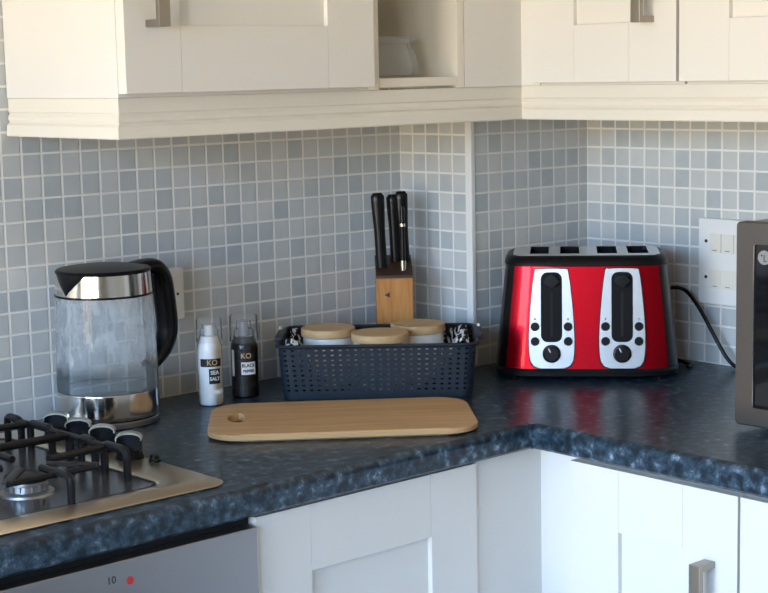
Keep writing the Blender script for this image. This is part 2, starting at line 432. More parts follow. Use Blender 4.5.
def cabinet(name, label, loc, rotz, w, dep, z0, z1, door=True, hx=None, hz=None, dz0=0., dz1=0., dx0=.001, dx1=.001, plinth=False, dt=.021):
    t = thing(name, label, 'cabinet', (loc[0], loc[1], z0), rotz)
    h = z1 - z0
    b = B(); box(b, 0, w, -dep, -.002, 0, h, .001); obj('carcass', b, 'cab', t)
    if plinth:
        b = B(); box(b, 0, w, -dep + .05, -.05, -.15, -.001); obj('plinth', b, 'cab', t)
    if door:
        b = B(); shaker(b, w - dx0 - dx1, h - dz0 - dz1, dt, x0=dx0, z0=dz0, y0=-dep - .001); d = obj('door', b, 'cab', t)
        b = B(); bar_handle(b, hx, -dep - .001 - dt, hz[0] - z0, hz[1] - z0); obj('handle', b, 'nickel', d)['label'] = 'satin nickel bar handle'
    return t
ZB, ZU = .5095, 1.23
cabinet('wall_cabinet', 'cream wall cabinet with bright end panel, above the kettle', (-1.1354, 0), 0, .463, .316, ZB, ZU, hx=.0445, hz=(.607, .765), dz0=.0055, dx0=0, dx1=.0015)
cabinet('wall_cabinet', 'cream wall cabinet over the toaster, its handle beside the next door', (0, -.3607), -PI / 2, .3065, .316, ZB, ZU, hx=.2535, hz=(.607, .765), dz0=.0045, dx0=0, dx1=.0005)
cabinet('wall_cabinet', 'cream wall cabinet over the microwave, at right edge of photo', (0, -.6712), -PI / 2, .50, .316, ZB, ZU, hx=.455, hz=(.607, .765), dz0=.0045)
# gap between those two doors is closed by their carcasses
# open shelf unit
t = thing('open_shelf_unit', 'cream open shelf niche holding the glass jar, beside the corner', 'shelf', (-.6715, 0, ZB))
b = B(); bw = .2165; hh = ZU - ZB
box(b, 0, .026, -.316, -.002, 0, hh, .0008); box(b, .2005, bw, -.316, -.002, 0, hh, .0008); box(b, .026, .2005, -.316, -.002, .004, .0185, .0008)
box(b, .026, .2005, -.012, -.002, .0185, hh); box(b, .026, .2005, -.316, -.012, hh - .018, hh)
obj('carcass', b, 'pelmet', t)
b = B(); box(b, .026, .2005, -.300, -.0125, .30, .318, .0008); obj('shelf', b, 'pelmet', t)
# corner filler (inside corner of the wall units)
b = B(); box(b, -.4535, -.3165, -.3165, -.2965, ZB, ZU); box(b, -.3165, -.2965, -.3600, -.2965, ZB, ZU)
o = obj('corner_filler_panel', b, 'cab'); tag(o, 'plain cream filler panel in the corner between the wall cabinets', 'panel')
b = B()
# pelmets (light rails)
PZ0, PZ1 = .4515, .5092
pp = [(.0, PZ1), (.0, PZ1 - .020), (-.0022, PZ1 - .0225), (-.0005, PZ1 - .025), (.0012, PZ1 - .028), (.0012, PZ1 - .0325), (-.0012, PZ1 - .0355), (.001, PZ1 - .038), (.0040, PZ1 - .0405), (.0045, PZ1 - .047), (.0050, PZ0 + .002), (.0040, PZ0), (-.013, PZ0), (-.016, PZ1)]
def pelmet_run(bm, path, nrm):
    """path corners with miter vectors: offset o moves each corner by o * vector"""
    loft(bm, [[(p[0] + o * v[0], p[1] + o * v[1], z) for o, z in pp] for p, v in zip(path, nrm)])
E0 = .3125
b.free(); b = B(); pelmet_run(b, [(-1.1335, -.002), (-1.1335, -E0), (-E0, -E0)], [(-1, 0), (-1, -1), (-1, -1)])
o = obj('pelmet', b, 'pelmet', ang=25); tag(o, 'cream moulded pelmet under the wall cabinet and shelf on the back wall', 'pelmet')
b = B(); pelmet_run(b, [(-E0, -E0), (-E0, -1.172)], [(-1, -1), (-1, 0)])
o = obj('pelmet', b, 'pelmet', ang=25); tag(o, 'cream moulded pelmet under the wall cabinets on the right wall', 'pelmet')

# base units
cabinet('base_cabinet', 'white base cabinet under the chopping board, next to the oven', (-1.1250, 0), 0, .4165, .566, -.76, -.0395, hx=.37, hz=(-.42, -.26), dz1=.004, dx0=.001, dx1=.001, plinth=True)
cabinet('base_cabinet', 'white base cabinet below the toaster with square nickel handle', (0, -.6640), -PI / 2, .3085, .566, -.76, -.0395, hx=.2615, hz=(-.305, -.147), dz1=.008, dx0=.001, dx1=.001, plinth=True)
cabinet('base_cabinet', 'white base cabinet below the microwave, at right edge of photo', (0, -.9745), -PI / 2, .50, .566, -.76, -.0395, hx=.455, hz=(-.305, -.147), dz1=.008, dx0=.001, dx1=.001, plinth=True)
b = B(); box(b, -.7075, -.5585, -.579, -.55, -.91, -.0395); box(b, -.5585, -.54, -.6630, -.55, -.91, -.0395)
o = obj('corner_filler_panel', b, 'cab'); tag(o, 'plain white filler panel in the corner between the base cabinets', 'panel')

# ------------------------------------------------------------------ oven
t = thing('built_under_oven', 'grey steel oven front under the hob', 'oven', (-1.7270, 0, -.91))
b = B(); box(b, 0, .60, -.575, -.03, 0, .8695); obj('housing', b, 'dark', t)
b = B(); box(b, .001, .599, -.598, -.576, .750, .8575, .003); f = obj('control_fascia', b, 'ovensteel', t)
b = B(); box(b, .001, .599, -.598, -.576, .16, .744, .003); d = obj('oven_door', b, 'blackglass', t)
b = B(); tube(b, round_path([(.06, -.598, .70), (.06, -.64, .70), (.54, -.64, .70), (.54, -.598, .70)], .012), .009, 12); obj('door_handle', b, 'steel', d)
for kx in (.06, .12):
    b = B(); lathe(b, [(.0, 0), (.020, 0), (.019, .018), (.016, .022), (0, .022)], 32, xf=Matrix.Translation((kx, -.598, .785)) @ Matrix.Rotation(PI / 2, 4, 'X')); obj('control_knob', b, 'steel', t)
b = text_bm('10', .0135, .0003); bmesh.ops.transform(b, matrix=Matrix.Translation((.3715, -.5980, .8350)) @ Matrix.Rotation(PI / 2, 4, 'X'), verts=b.verts[:]); obj('printed_number', b, 'inkblack', f)['label'] = 'black printed 10'
b = B(); lathe(b, [(0, 0), (.0052, 0), (.0052, .0006), (0, .0006)], 24, xf=Matrix.Translation((.3985, -.5980, .8295)) @ Matrix.Rotation(PI / 2, 4, 'X')); obj('printed_mark', b, 'inkred', f)['label'] = 'red printed dot'

# ------------------------------------------------------------------ gas hob
HX0, HX1, HY0, HY1 = -1.722, -1.140, -.561, -.060
hc = ((HX0 + HX1) / 2, (HY0 + HY1) / 2)
t = thing('gas_hob', 'stainless steel gas hob with black knobs, left of the kettle', 'hob', (hc[0], hc[1], 0))
hw, hd = HX1 - HX0, HY1 - HY0
# steel surround: raised rim sloping into the dark burner tray
TX0, TX1, TY0, TY1 = .035 - hw / 2, hw / 2 - .076, -hd / 2 + .047, hd / 2 - .035
tc_ = ((TX0 + TX1) / 2, (TY0 + TY1) / 2); tw, td = TX1 - TX0, TY1 - TY0
def ring(w, d, r, z, c=(0, 0)): return [(x, y, z) for x, y in rrect(w, d, r, 8, c[0], c[1])]
b = B(); loft(b, [ring(hw - .002, hd - .002, .029, .0005), ring(hw, hd, .030, .0022), ring(hw - .008, hd - .008, .028, .0042), ring(hw - .040, hd - .052, .020, .0085), ring(tw + .016, td + .016, .034, .0085, tc_), ring(tw, td, .028, .0042, tc_)], cap=False)
obj('steel_surround', b, 'hobsteel', t)
b = B(); loft(b, [ring(tw - .0004, td - .0004, .028, .0012, tc_), ring(tw - .0004, td - .0004, .028, .0046, tc_)]); obj('burner_tray', b, 'trayenamel', t)
b = B(); loft(b, [ring(tw - .0002, td - .0002, .028, .0044, tc_), ring(tw - .0002, td - .0002, .028, .0056, tc_), ring(tw - .008, td - .008, .026, .0058, tc_), ring(tw - .011, td - .011, .025, .0044, tc_)], cap=False); obj('tray_seal', b, 'iron', t)
for bx_, by_, s in ((.066, -.106, .85), (-.165, -.106, 1.0), (.066, .125, 1.15), (-.165, .125, .85)):
    br = thing('burner', '', '', (bx_, by_, .0046)); br.parent = t
    for k in ('label', 'category'): del br[k]
    bpy.data.objects.remove(br)
    b = B(); lathe(b, [(.0, 0), (.043 * s, 0), (.042 * s, .003), (.030 * s, .005), (.029 * s, .013), (.031 * s, .014), (.031 * s, .018), (0, .018)], 40)
    for k in range(18):
        a = 2 * PI * k / 18; c, sn = math.cos(a), math.sin(a); r0, r1 = .029 * s, .0335 * s
        v = [b.verts.new((r * c - w_ * sn, r * sn + w_ * c, z)) for r in (r0, r1) for w_ in (-.0018, .0018) for z in (.006, .0135)]
        for q in ((4, 6, 7, 5), (0, 4, 5, 1), (2, 3, 7, 6), (1, 5, 7, 3)): b.faces.new([v[i] for i in q])
    o = obj('burner', b, 'alu', t, loc=(bx_, by_, .0046))
    b = B(); lathe(b, [(0, .018), (.032 * s, .018), (.034 * s, .0195), (.033 * s, .0235), (.024 * s, .0255), (0, .026)], 40); obj('burner_cap', b, 'blacksoft', o)['label'] = 'black burner cap'
for ky in (-.166, -.228, -.293, -.362):
    b = B(); lathe(b, [(0, 0), (.0200, 0), (.0200, .003), (.0185, .006), (.0175, .013), (0, .014)], 36)
    kn = obj('control_knob', b, 'blacksoft', t, loc=(-1.171 - hc[0], ky - hc[1], .0085), rot=(0, 0, R(-40)))
    def arch(w, z0, z1, rise): return [(-w, z0), (w, z0)] + [(w * math.cos(R(a)), z1 + rise * math.sin(R(a))) for a in range(0, 181, 15)]
    b = B(); prism(b, arch(.0178, .010, .0300, .0060), -.0085, .0085, .0015, xf=Matrix.Rotation(PI / 2, 4, 'X')); obj('knob_grip', b, 'black', kn)
    b = B(); prism(b, [(.0188 * math.cos(R(a)), .0285 + .0090 * math.sin(R(a))) for a in range(-20, 201, 10)] + [(.0172 * math.cos(R(a)), .0285 + .0068 * math.sin(R(a))) for a in range(200, -21, -10)], -.0080, .0092, .0004, xf=Matrix.Rotation(PI / 2, 4, 'X')); obj('knob_trim', b, 'hobsteel', kn)['label'] = 'silver knob trim'
b = B(); lathe(b, [(0, 0), (.0085, 0), (.0085, .003), (.0065, .0045), (.0062, .009), (.0045, .011), (0, .0115)], 28); obj('ignition_button', b, 'black', t, loc=(-1.1585 - hc[0], -.4060 - hc[1], .0082))

def pan_support(label, xs, xc):
    """cast iron grid over a front and a back burner; xc = the burners' centre line"""
    oy = -.3085
    t = thing('pan_support', label, 'pan support', (xc, oy, .0046), 0, 'pan supports on the hob')
    x0, x1 = xs[0] - xc, xs[1] - xc; zt = .039; r = .0052
    def arm(pts, name='support_arm', rr=r, rx=None, rad=.011):
        b = B(); tube(b, round_path(pts, rad), rr, 10, rx=rx); obj(name, b, 'iron', t)
    arm([(x0, .0, 0), (x0, .0, zt), (x1, .0, zt), (x1, .0, 0)], 'cross_bar', .0060)
    for x in (x0, x1):
        for ya, yb in ((-.146, -.090), (-.066, -.030), (.048, .108), (.135, .175)):
            arm([(x, ya, 0), (x, ya, zt + .002), (x, yb, zt + .002), (x, yb, 0)], 'side_loop', .0054)
        arm([(x, -.118, zt - .001), (x, .155, zt - .001)], 'side_bar', .0046)
    for by_, s in ((-.108, -1), (.123, 1)):
        ye = -.2095 if s < 0 else .2050
        arm([(0.006, ye, 0), (.006, ye, zt), (.004, by_ + s * .034, zt)])
        arm([(0, 0, zt), (0, by_ - s * .034, zt)])
        for sx, xe in ((-1, x0), (1, x1)):
            arm([(xe, by_ - s * .012, zt - .001), (sx * .034, by_, zt)])
            arm([(sx * .020, by_ + s * .022, zt), (sx * .066, by_ + s * .070, zt - .001)], 'flat_arm', .0032, .0075)
        arm([(-.066, by_ + s * .070, zt - .003), (.066, by_ + s * .070, zt - .003)], 'end_bar', .0042)
pan_support('black iron pan support on the knob side of the hob', (-1.487, -1.2345), -1.365)
pan_support('black iron pan support on the hob side away from the knobs', (-1.680, -1.502), -1.596)

# ------------------------------------------------------------------ kettle
VD = Vector((.6654, .7465, 0)); RD = Vector((.7444, -.6674, 0)).normalized()
KZ = R(10)     # heading of the handle
t = thing('electric_kettle', 'glass electric kettle with steel bands and black handle, a little water inside', 'kettle', (-1.034, -.094, 0), R(5))
b = B(); lathe(b, [(0, 0), (.076, 0), (.0790, .002), (.0790, .0095), (.0775, .0110), (0, .0110)], 64); obj('power_base', b, 'darksteel', t)
b = B(); lathe(b, [(.0, .0135), (.0785, .0135), (.0800, .0155), (.0803, .020), (.0797, .0525), (.0785, .0545), (.0, .0545)], 64); k0 = obj('steel_base_band', b, 'steel', t)
b = B(); lathe(b, [(0, .0110), (.0765, .0110), (.0775, .0120), (.0770, .0137), (0, .0137)], 64); obj('base_gasket', b, 'black', t)
b = B(); lathe(b, [(.0792, .0540), (.0797, .060), (.0790, .09), (.0757, .2045)], 64); obj('glass_body', b, 'glass', t)
b = B(); lathe(b, [(0, .0548), (.0765, .0548), (.0780, .0565), (.0774, .0755), (.0768, .0765), (0, .0758)], 64); obj('water', b, 'water', t)
b = B(); lathe(b, [(.0772, .2030), (.0772, .2062), (.0755, .2062), (.0755, .2030), (.0772, .2030)], 64); obj('upper_gasket', b, 'black', t)
b = B(); lathe(b, [(.0748, .2060), (.0764, .2060), (.0764, .2075), (.0742, .2385), (.0722, .2395), (.0715, .2390), (.0745, .2070)], 64); obj('steel_collar', b, 'steel', t)
b = B(); lathe(b, [(.0700, .2330), (.0740, .2388), (.0746, .2415), (.0720, .2442), (.050, .2475), (.02, .2488), (0, .2490)], 64); ld = obj('lid', b, 'blacksoft', t)
# pouring lip opposite the handle (handle points along local +x)
b = B(); sp = []
for z, half, out in ((.2085, .004, .0768), (.218, .016, .0782), (.229, .027, .0795), (.2410, .036, .0805)):
    rr = .0735
    q = [(-out, 0, z)]
    for a in (.45, .8, 1.0): q.append((-(out - (out - rr) * a * a) * math.cos(half * a / rr), half * a, z))
    back = [(-.068, half * .8, z), (-.067, 0, z), (-.068, -half * .8, z)]
    sp.append(q + back + [(x, -y, zz_) for x, y, zz_ in q[:0:-1]])
loft(b, sp); obj('spout', b, 'black', t, rot=(0, 0, R(4)))
b = B()
hp = smooth_path([(.055, 0, .2375), (.085, 0, .2385), (.103, 0, .2330), (.1140, 0, .217), (.1185, 0, .192), (.1230, 0, .150), (.1225, 0, .126), (.1130, 0, .104), (.099, 0, .089), (.082, 0, .076)], 6)
tube(b, hp, lambda s: .0100 + .0070 * math.sin(PI * s), 16, rx=lambda s: .0215 - .004 * s, up=(0, 0, 1)); obj('handle', b, 'black', t)
b = B(); box(b, .072, .088, -.013, .013, .216, .2420, .003); obj('hinge_block', b, 'black', t)

# ------------------------------------------------------------------ seasoning mills
def mill(name, label, loc, r, zb, ztop, filling, ang, kind):
    t = thing(name, label, 'mill', (*loc, 0), 0, 'seasoning mills by the kettle')
    s = r / .0215
    b = B(); lathe(b, [(0, .0012), (.019 * s, .0012), (r - .0005, .004), (r - .0005, zb * .80), (.0200 * s, zb * .86), (.0155 * s, zb * .95), (.0150 * s, zb), (0, zb)], 40); fl = obj('filling', b, filling, t)
    b = B(); lathe(b, [(0, 0), (.0195 * s, 0), (r, .003), (r, .018), (r * .965, .021), (r * .965, .026), (r, .029), (r, zb * .80), (r * .97, zb * .87), (r * .80, zb * .97), (r * .76, zb + .001)], 40); bt = obj('bottle', b, 'bottle', t)
    b = B(); lathe(b, [(0, zb + .001), (r * .74, zb + .001), (r * .74, zb + .010), (r * .60, zb + .013), (r * .52, ztop - .010), (0, ztop - .008)], 36); obj('grinder_head', b, 'clear' if kind == 'salt' else 'clear', t)
    b = B(); lathe(b, [(0, zb + .0015), (r * .4, zb + .0015), (r * .35, ztop - .012), (0, ztop - .012)], 24); obj('grinder_core', b, 'white' if kind == 'salt' else 'grey', t)
    b = B(); lathe(b, [(r * 1.04, zb - .010), (r * 1.06, zb - .006), (r * 1.04, ztop - .003), (r * .98, ztop), (0, ztop)], 40); obj('cap', b, 'clear', t)
    rr = r + .0003
    b = B(); band(b, rr, ang, .0185, .066, .079); obj('brand_band', b, 'labelblack', bt)
    b = text_bm('KO', .0125, .0003, .0001); wrap(b, rr + .0003, ang + .002 / rr, .0725); obj('lettering', b, 'gold', bt)
    if kind == 'salt':
        b = B(); band(b, rr, ang + .006 / rr, .0098, .0375, .0625); obj('name_label', b, 'labelblack', bt)
        for s_, z in (('SEA', .0560), ('SALT', .0458)):
            b = text_bm(s_, .0090 if s_ == 'SEA' else .0080, .0003, .0002); wrap(b, rr + .0003, ang + .006 / rr, z); obj('lettering', b, 'labelwhite', bt)
    else:
        b = B(); band(b, rr, ang + .006 / rr, .0125, .0410, .0620); obj('name_label', b, 'labelwhite', bt)
        for s_, z in (('BLACK', .0562), ('PEPPER', .0468)):
            b = text_bm(s_, .0076 if s_ == 'BLACK' else .0062, .0003, .0002); wrap(b, rr + .0003, ang + .006 / rr, z); obj('lettering', b, 'inkblack', bt)
        b = B(); band(b, rr, ang - 1.02, .0030, .038, .082); obj('side_label', b, 'labelwhite', bt)
face = math.atan2(-.7465, -.6654)
mill('salt_mill', 'clear salt mill full of white salt with a clear cap, beside the kettle', (-.8460, -.1075), .0207, .1145, .1445, 'salt', face + .18, 'salt')
mill('pepper_mill', 'clear pepper mill full of dark peppercorns, beside the basket', (-.7670, -.0965), .0228, .103, .1395, 'pepper', face + .12, 'pepper')

# ------------------------------------------------------------------ basket with cloth and jars
BA = R(-43.26); BO = Vector((-.7575, -.1736, 0)); bd = Vector((math.cos(BA), math.sin(BA), 0)); bn = Vector((-bd.y, bd.x, 0))
BLn, BDp, BH = .3300, .212, .0935
bc = BO + bd * (BLn / 2) + bn * (BDp / 2)
t = thing('storage_basket', 'navy perforated plastic basket holding lidded jars', 'basket', bc, BA)
def perim(s, w, d, r):
    """point on a rounded rectangle at arc fraction s (0..1)"""
    sw, sd, ar = w - 2 * r, d - 2 * r, PI * r / 2
    L = 2 * (sw + sd) + 4 * ar; q = (s % 1) * L
    segs = [('l', (-sw / 2, -d / 2), (1, 0), sw), ('a', (w / 2 - r, -d / 2 + r), -90), ('l', (w / 2, -sd / 2), (0, 1), sd), ('a', (w / 2 - r, d / 2 - r), 0),
            ('l', (sw / 2, d / 2), (-1, 0), sw), ('a', (-w / 2 + r, d / 2 - r), 90), ('l', (-w / 2, sd / 2), (0, -1), sd), ('a', (-w / 2 + r, -d / 2 + r), 180)]
    for g in segs:
        ln = g[3] if g[0] == 'l' else ar
        if q <= ln + 1e-9:
            if g[0] == 'l': return (g[1][0] + g[2][0] * q, g[1][1] + g[2][1] * q)
            a = R(g[2] + 90 * q / ar); return (g[1][0] + r * math.cos(a), g[1][1] + r * math.sin(a))
        q -= ln
    return (0, 0)
def wallpt(s, z):
    k = .955 + .045 * z / BH
    return Vector((*perim(s, BLn * k, BDp * k, .018), z))
b = B(); NC, NR = 80, 9; zlo, zhi = .013, .0885
us = []; 
for i in range(NC): us += [(i + .0) / NC, (i + .31) / NC, (i + .69) / NC]
zs = [.002, zlo]; ph = (zhi - zlo) / NR
for j in range(NR): zs += [zlo + ph * (j + .33), zlo + ph * (j + .67), zlo + ph * (j + 1)]
grid = [[b.verts.new(wallpt(u, z)) for z in zs] for u in us]; nu = len(us)
for i in range(nu):
    for j in range(len(zs) - 1):
        hole = (i % 3 == 1) and j >= 1 and ((j - 1) % 3 == 1)
        if not hole: b.faces.new((grid[i][j], grid[(i + 1) % nu][j], grid[(i + 1) % nu][j + 1], grid[i][j + 1]))
bmesh.ops.recalc_face_normals(b, faces=b.faces[:])
wl = obj('perforated_wall', b, 'navy', t, smooth=False); md = wl.modifiers.new('solid', 'SOLIDIFY'); md.thickness = .0022; md.offset = -1
b = B(); k = .955; prism(b, rrect(BLn * k - .003, BDp * k - .003, .017, 6), .0008, .0032); obj('bottom', b, 'navy', t)
b = B(); pts = [(*perim(i / 96, BLn + .003, BDp + .003, .019), BH - .0025) for i in range(97)]
tube(b, pts, .0032, 8, rx=.0035); obj('rim', b, 'navy', t)
for s in (-1, 1):
    b = B(); box(b, s * (BLn / 2 + .004) - .006, s * (BLn / 2 + .004) + .008, -.045, .045, .0900, .0975, .002); hd_ = obj('end_handle', b, 'navy', t)
    b = B(); box(b, s * (BLn / 2 + .008) - .0025, s * (BLn / 2 + .008) + .0025, .050, .060, .086, .1010, .001); obj('clip', b, 'cream', hd_)['label'] = 'pale clip'

# cloth bunched inside the basket
b = B(); NX, NY = 64, 40; g = []
JR = .0462
jars = [(.0780, .121), (.1690, .058), (.2325, .150)]
for i in range(NX + 1):
    col = []
    for j in range(NY + 1):
        u = .012 + (BLn - .024) * i / NX; v = .012 + (BDp - .024) * j / NY
        nearest = min(math.hypot(u - a, v - c) for a, c in jars) - JR
        e = min(u - .012, BLn - .012 - u, v - .012, BDp - .012 - v)
        free = max(0, min(1, (nearest - .006) / .022))
        endw = max(0, 1 - min(u, BLn - u) / .075)
        lump = (.5 + .5 * noise.noise(Vector((u * 42, v * 42, 1.3)))) * .045 + (.5 + .5 * noise.noise(Vector((u * 110, v * 110, 4.1)))) * .012
        z = .0055 + free * (.012 + endw ** .6 * (.070 + lump) + .006 * noise.noise(Vector((u * 60, v * 60, 0))))
        z = min(z, .092 + .010 * noise.noise(Vector((u * 70, v * 70, 7))))
        kk = .955 + .045 * z / BH
        col.append(b.verts.new(((u - BLn / 2) * min(1, kk), (v - BDp / 2) * min(1, kk), z)))
    g.append(col)
for i in range(NX):
    for j in range(NY): b.faces.new((g[i][j], g[i + 1][j], g[i + 1][j + 1], g[i][j + 1]))
o = obj('tea_towel', b, 'cloth', loc=bc, rot=(0, 0, BA), ang=80); md = o.modifiers.new('solid', 'SOLIDIFY'); md.thickness = .0012; md.offset = 1
tag(o, 'black and white patterned cloth bunched inside the navy basket', 'cloth')

def jar(first, label, along, dep, r):
    p = BO + bd * along + bn * dep
    t = thing('storage_jar', label, 'jar', (p.x, p.y, .0074), random.uniform(-1, 1), 'wooden lidded jars in the basket')
    s = r / .0475
    b = B(); lathe(b, [(0, 0), (.040 * s, 0), (.0435 * s, .003), (.0445 * s, .012), (.0445 * s, .078), (.0430 * s, .0825), (0, .0825)], 48); obj('body', b, 'ceramic', t)
    b = B(); lathe(b, [(0, .0828), (.0455 * s, .0828), (.0472 * s, .0838), (.0475 * s, .0870), (.0475 * s, .0962), (.0462 * s, .0975), (.0440 * s, .0978), (.0425 * s, .0970), (0, .0970)], 56); obj('lid', b, 'lidwood', t)['label'] = 'pale wooden lid'
jar(1, 'white jar with wooden lid, at the end of the basket nearest the pepper mill', .0780, .121, .0465)
jar(0, 'white jar with wooden lid, middle one at the front of the basket', .1690, .058, .0485)
jar(0, 'white jar with wooden lid, in front of the knife block', .2325, .150, .0475)

# ------------------------------------------------------------------ knife block and knives
KB = Vector((-.4145, -.0853, 0)); ka = R(-40)
t = thing('knife_block', 'orange wooden knife block with a dark slanted top, in the corner behind the basket', 'knife block', KB, ka)
bw_, bd_ = .066, .082; zf, zk = .173, .201
b = B(); prof_s = [(-bd_ / 2, 0), (bd_ / 2, 0), (bd_ / 2, zk - .003), (-bd_ / 2, zf - .003)]
loft(b, [[(x, y, z) for y, z in prof_s] for x in (-bw_ / 2, bw_ / 2)])
bmesh.ops.bevel(b, geom=b.edges[:], offset=.0015, segments=2, affect='EDGES'); obj('block', b, 'blockwood', t)
b = B(); prof_s = [(-bd_ / 2 - .0002, zf - .0028), (bd_ / 2 + .0002, zk - .0028), (bd_ / 2 + .0002, zk + .002), (-bd_ / 2 - .0002, zf + .002)]
loft(b, [[(x, y, z) for y, z in prof_s] for x in (-bw_ / 2 - .0002, bw_ / 2 + .0002)]); obj('slotted_top', b, 'blockdark', t)['label'] = 'dark slotted top'
b = B(); prism(b, [(-.006, 0), (.004, .005), (.004, -.005)], 0, .0005, xf=Matrix.Translation((-.013, -bd_ / 2, .140)) @ Matrix.Rotation(PI / 2, 4, 'X')); obj('printed_mark', b, 'blockdark', t)['label'] = 'dark triangle mark'
def knife(label, x, y, top, lean, wd=.0085, lean_y=0.):
    p = KB + Vector((x * math.cos(ka) - y * math.sin(ka), x * math.sin(ka) + y * math.cos(ka), 0))
    z0 = zf + (y + bd_ / 2) / bd_ * (zk - zf) + .0022
    t = thing('kitchen_knife', label, 'knife', (p.x, p.y, z0), ka, 'knives in the block')
    h = top - z0
    pts = smooth_path([(0, 0, .0), (lean * .3, lean_y * .3, h * .3), (lean * .65, lean_y * .65, h * .65), (lean, lean_y, h)], 5)
    b = B(); tube(b, pts, lambda s: wd * (.80 + .10 * math.sin(3 * s * PI) * .3 + .22 * s * s if s < .985 else .62), 14, rx=lambda s: .0072 if s < .985 else .004, up=(1, 0, 0)); hd2 = obj('handle', b, 'black', t)
    b = B()
    for q in (.3, .6): lathe(b, [(0, -.0066), (.0018, -.0066), (.0018, .0066), (0, .0066)], 12, xf=Matrix.Translation((lean * q, lean_y * q, h * q)) @ Matrix.Rotation(PI / 2, 4, 'X'))
    obj('rivets', b, 'blacksoft', hd2)
    b = B(); box(b, -wd * .85, wd * .85, -.0030, .0030, .0002, .007, .0008); obj('bolster', b, 'blacksoft', t)
knife('black handled knife standing alone at the kettle side of the block', -.0215, -.010, .322, -.006, .0122)
knife('black handled knife in the middle, slightly shorter than its neighbours', .0050, .014, .317, -.004, .0118)
knife('black handled knife nearest the tiled boxing, tallest of the close pair', .0205, .012, .3225, -.0045, .0120)
p = KB + Vector((.0165 * math.cos(ka) + .022 * math.sin(ka), .0165 * math.sin(ka) - .022 * math.cos(ka), 0))
z0 = zf + (-.022 + bd_ / 2) / bd_ * (zk - zf) + .0022
t = thing('sharpening_steel', 'thin black handled sharpening steel in front of the knives', 'sharpening steel', (p.x, p.y, z0), ka)
b = B(); tube(b, [(0, 0, .0), (0, 0, .112)], lambda s: .0045, 14); lathe(b, [(.0045, .112), (.004, .116), (0, .117)], 14); obj('handle', b, 'black', t)
b = B(); lathe(b, [(.0046, .080), (.0054, .080), (.0054, .085), (.0046, .085)], 20); obj('steel_ring', b, 'chrome', t)
b = B(); lathe(b, [(.0046, .0), (.0052, .0), (.0052, .018), (.0046, .018)], 20); obj('ferrule', b, 'steel', t)

# ------------------------------------------------------------------ chopping board
ba = R(-38.2)
t = thing('chopping_board', 'long pale wooden chopping board with a grip hole, lying before the basket', 'chopping board', (-.7925, -.3770, .0006), ba)
b = B(); L_, D_, T_ = .409, .236, .0120
outer = rrect(L_, D_, .052, 10)
hx_, hy_ = -L_ / 2 + .043, .004
hole = [(hx_ + x, hy_ + y) for x, y in [(.009 , -.030), (.011, -.022), (.011, .022), (.009, .030)]] + [(hx_ + .004 - .020 * math.sin(R(a)), hy_ + .034 * math.cos(R(a))) for a in (6, 25, 45, 65, 90, 115, 135, 155, 174)]
def holed(bm, outer, hole, z0, z1):
    for z, bev in ((z0, 0), (z1, 1)):
        pass
    import mathutils
    vo = [[bm.verts.new((x * s, y * s2, z)) for x, y in outer] for z, s, s2 in ((z0, 1 - .004 / .2, 1 - .004 / .113), (z0 + .003, 1, 1), (z1 - .002, 1, 1), (z1, 1 - .0025 / .2, 1 - .0025 / .113))]
    vh = [[bm.verts.new((x, y, z)) for x, y in hole] for z in (z0, z1)]
    for a, c in zip(vo, vo[1:]):
        for i in range(len(outer)): bm.faces.new((a[i], a[(i + 1) % len(outer)], c[(i + 1) % len(outer)], c[i]))
    for i in range(len(hole)): bm.faces.new((vh[0][i], vh[1][i], vh[1][(i + 1) % len(hole)], vh[0][(i + 1) % len(hole)]))
    from mathutils.geometry import tessellate_polygon
    for ro, rh in ((vo[0], vh[0]), (vo[3], vh[1])):
        al = ro + rh
        for tri in tessellate_polygon([[v.co.copy() for v in ro], [v.co.copy() for v in rh]]): bm.faces.new([al[i] for i in tri])
holed(b, outer, hole, 0, T_); obj('board', b, 'boardwood', t)

# ------------------------------------------------------------------ toaster
ta = R(-48.2)
t = thing('four_slice_toaster', 'shiny red four slice toaster with two silver control panels', 'toaster', (-.2045, -.3635, 0), ta)
def sring(w, d, z, n=4.6, seg=88):
    out = []
    for i in range(seg):
        a = 2 * PI * (i + .5) / seg; c, s = math.cos(a), math.sin(a)
        out.append((math.copysign(abs(c) ** (2 / n), c) * w / 2, math.copysign(abs(s) ** (2 / n), s) * d / 2, z))
    return out
def bodysize(z):
    s = (z - .02) / .18
    return .321 - .034 * s - .004 * s * s, .212 - .026 * s
b = B(); loft(b, [sring(.306, .200, .006), sring(.322, .216, .009), sring(.323, .217, .017), sring(.316, .210, .0225)]); obj('base', b, 'blacksoft', t)
for sx in (-1, 1):
    for sy in (-1, 1):
        b = B(); lathe(b, [(0, 0), (.006, 0), (.007, .006), (0, .006)], 16); obj('foot', b, 'blacksoft', t, loc=(sx * .125, sy * .086, .0003))
zz = [.0215 + (.2000 - .0215) * i / 10 for i in range(11)]
b = B(); loft(b, [sring(*bodysize(z), z) for z in zz], cap=False)
ends = [f for f in b.faces if abs(f.calc_center_median().x) > .440 * bodysize(f.calc_center_median().z)[0]]
bmesh.ops.delete(b, geom=ends, context='FACES'); obj('red_shell', b, 'red', t)
b = B(); loft(b, [sring(bodysize(z)[0] - .001, bodysize(z)[1] - .001, z) for z in zz], cap=False)
keep = [f for f in b.faces if abs(f.calc_center_median().x) <= .425 * bodysize(f.calc_center_median().z)[0]]
bmesh.ops.delete(b, geom=keep, context='FACES')
for sx, nm in ((-1, 'end_panel'), (1, 'end_panel')):
    b2 = b.copy(); bmesh.ops.delete(b2, geom=[f for f in b2.faces if f.calc_center_median().x * sx < 0], context='FACES'); obj(nm, b2, 'black', t)
b.free()
w1, d1 = bodysize(.2)
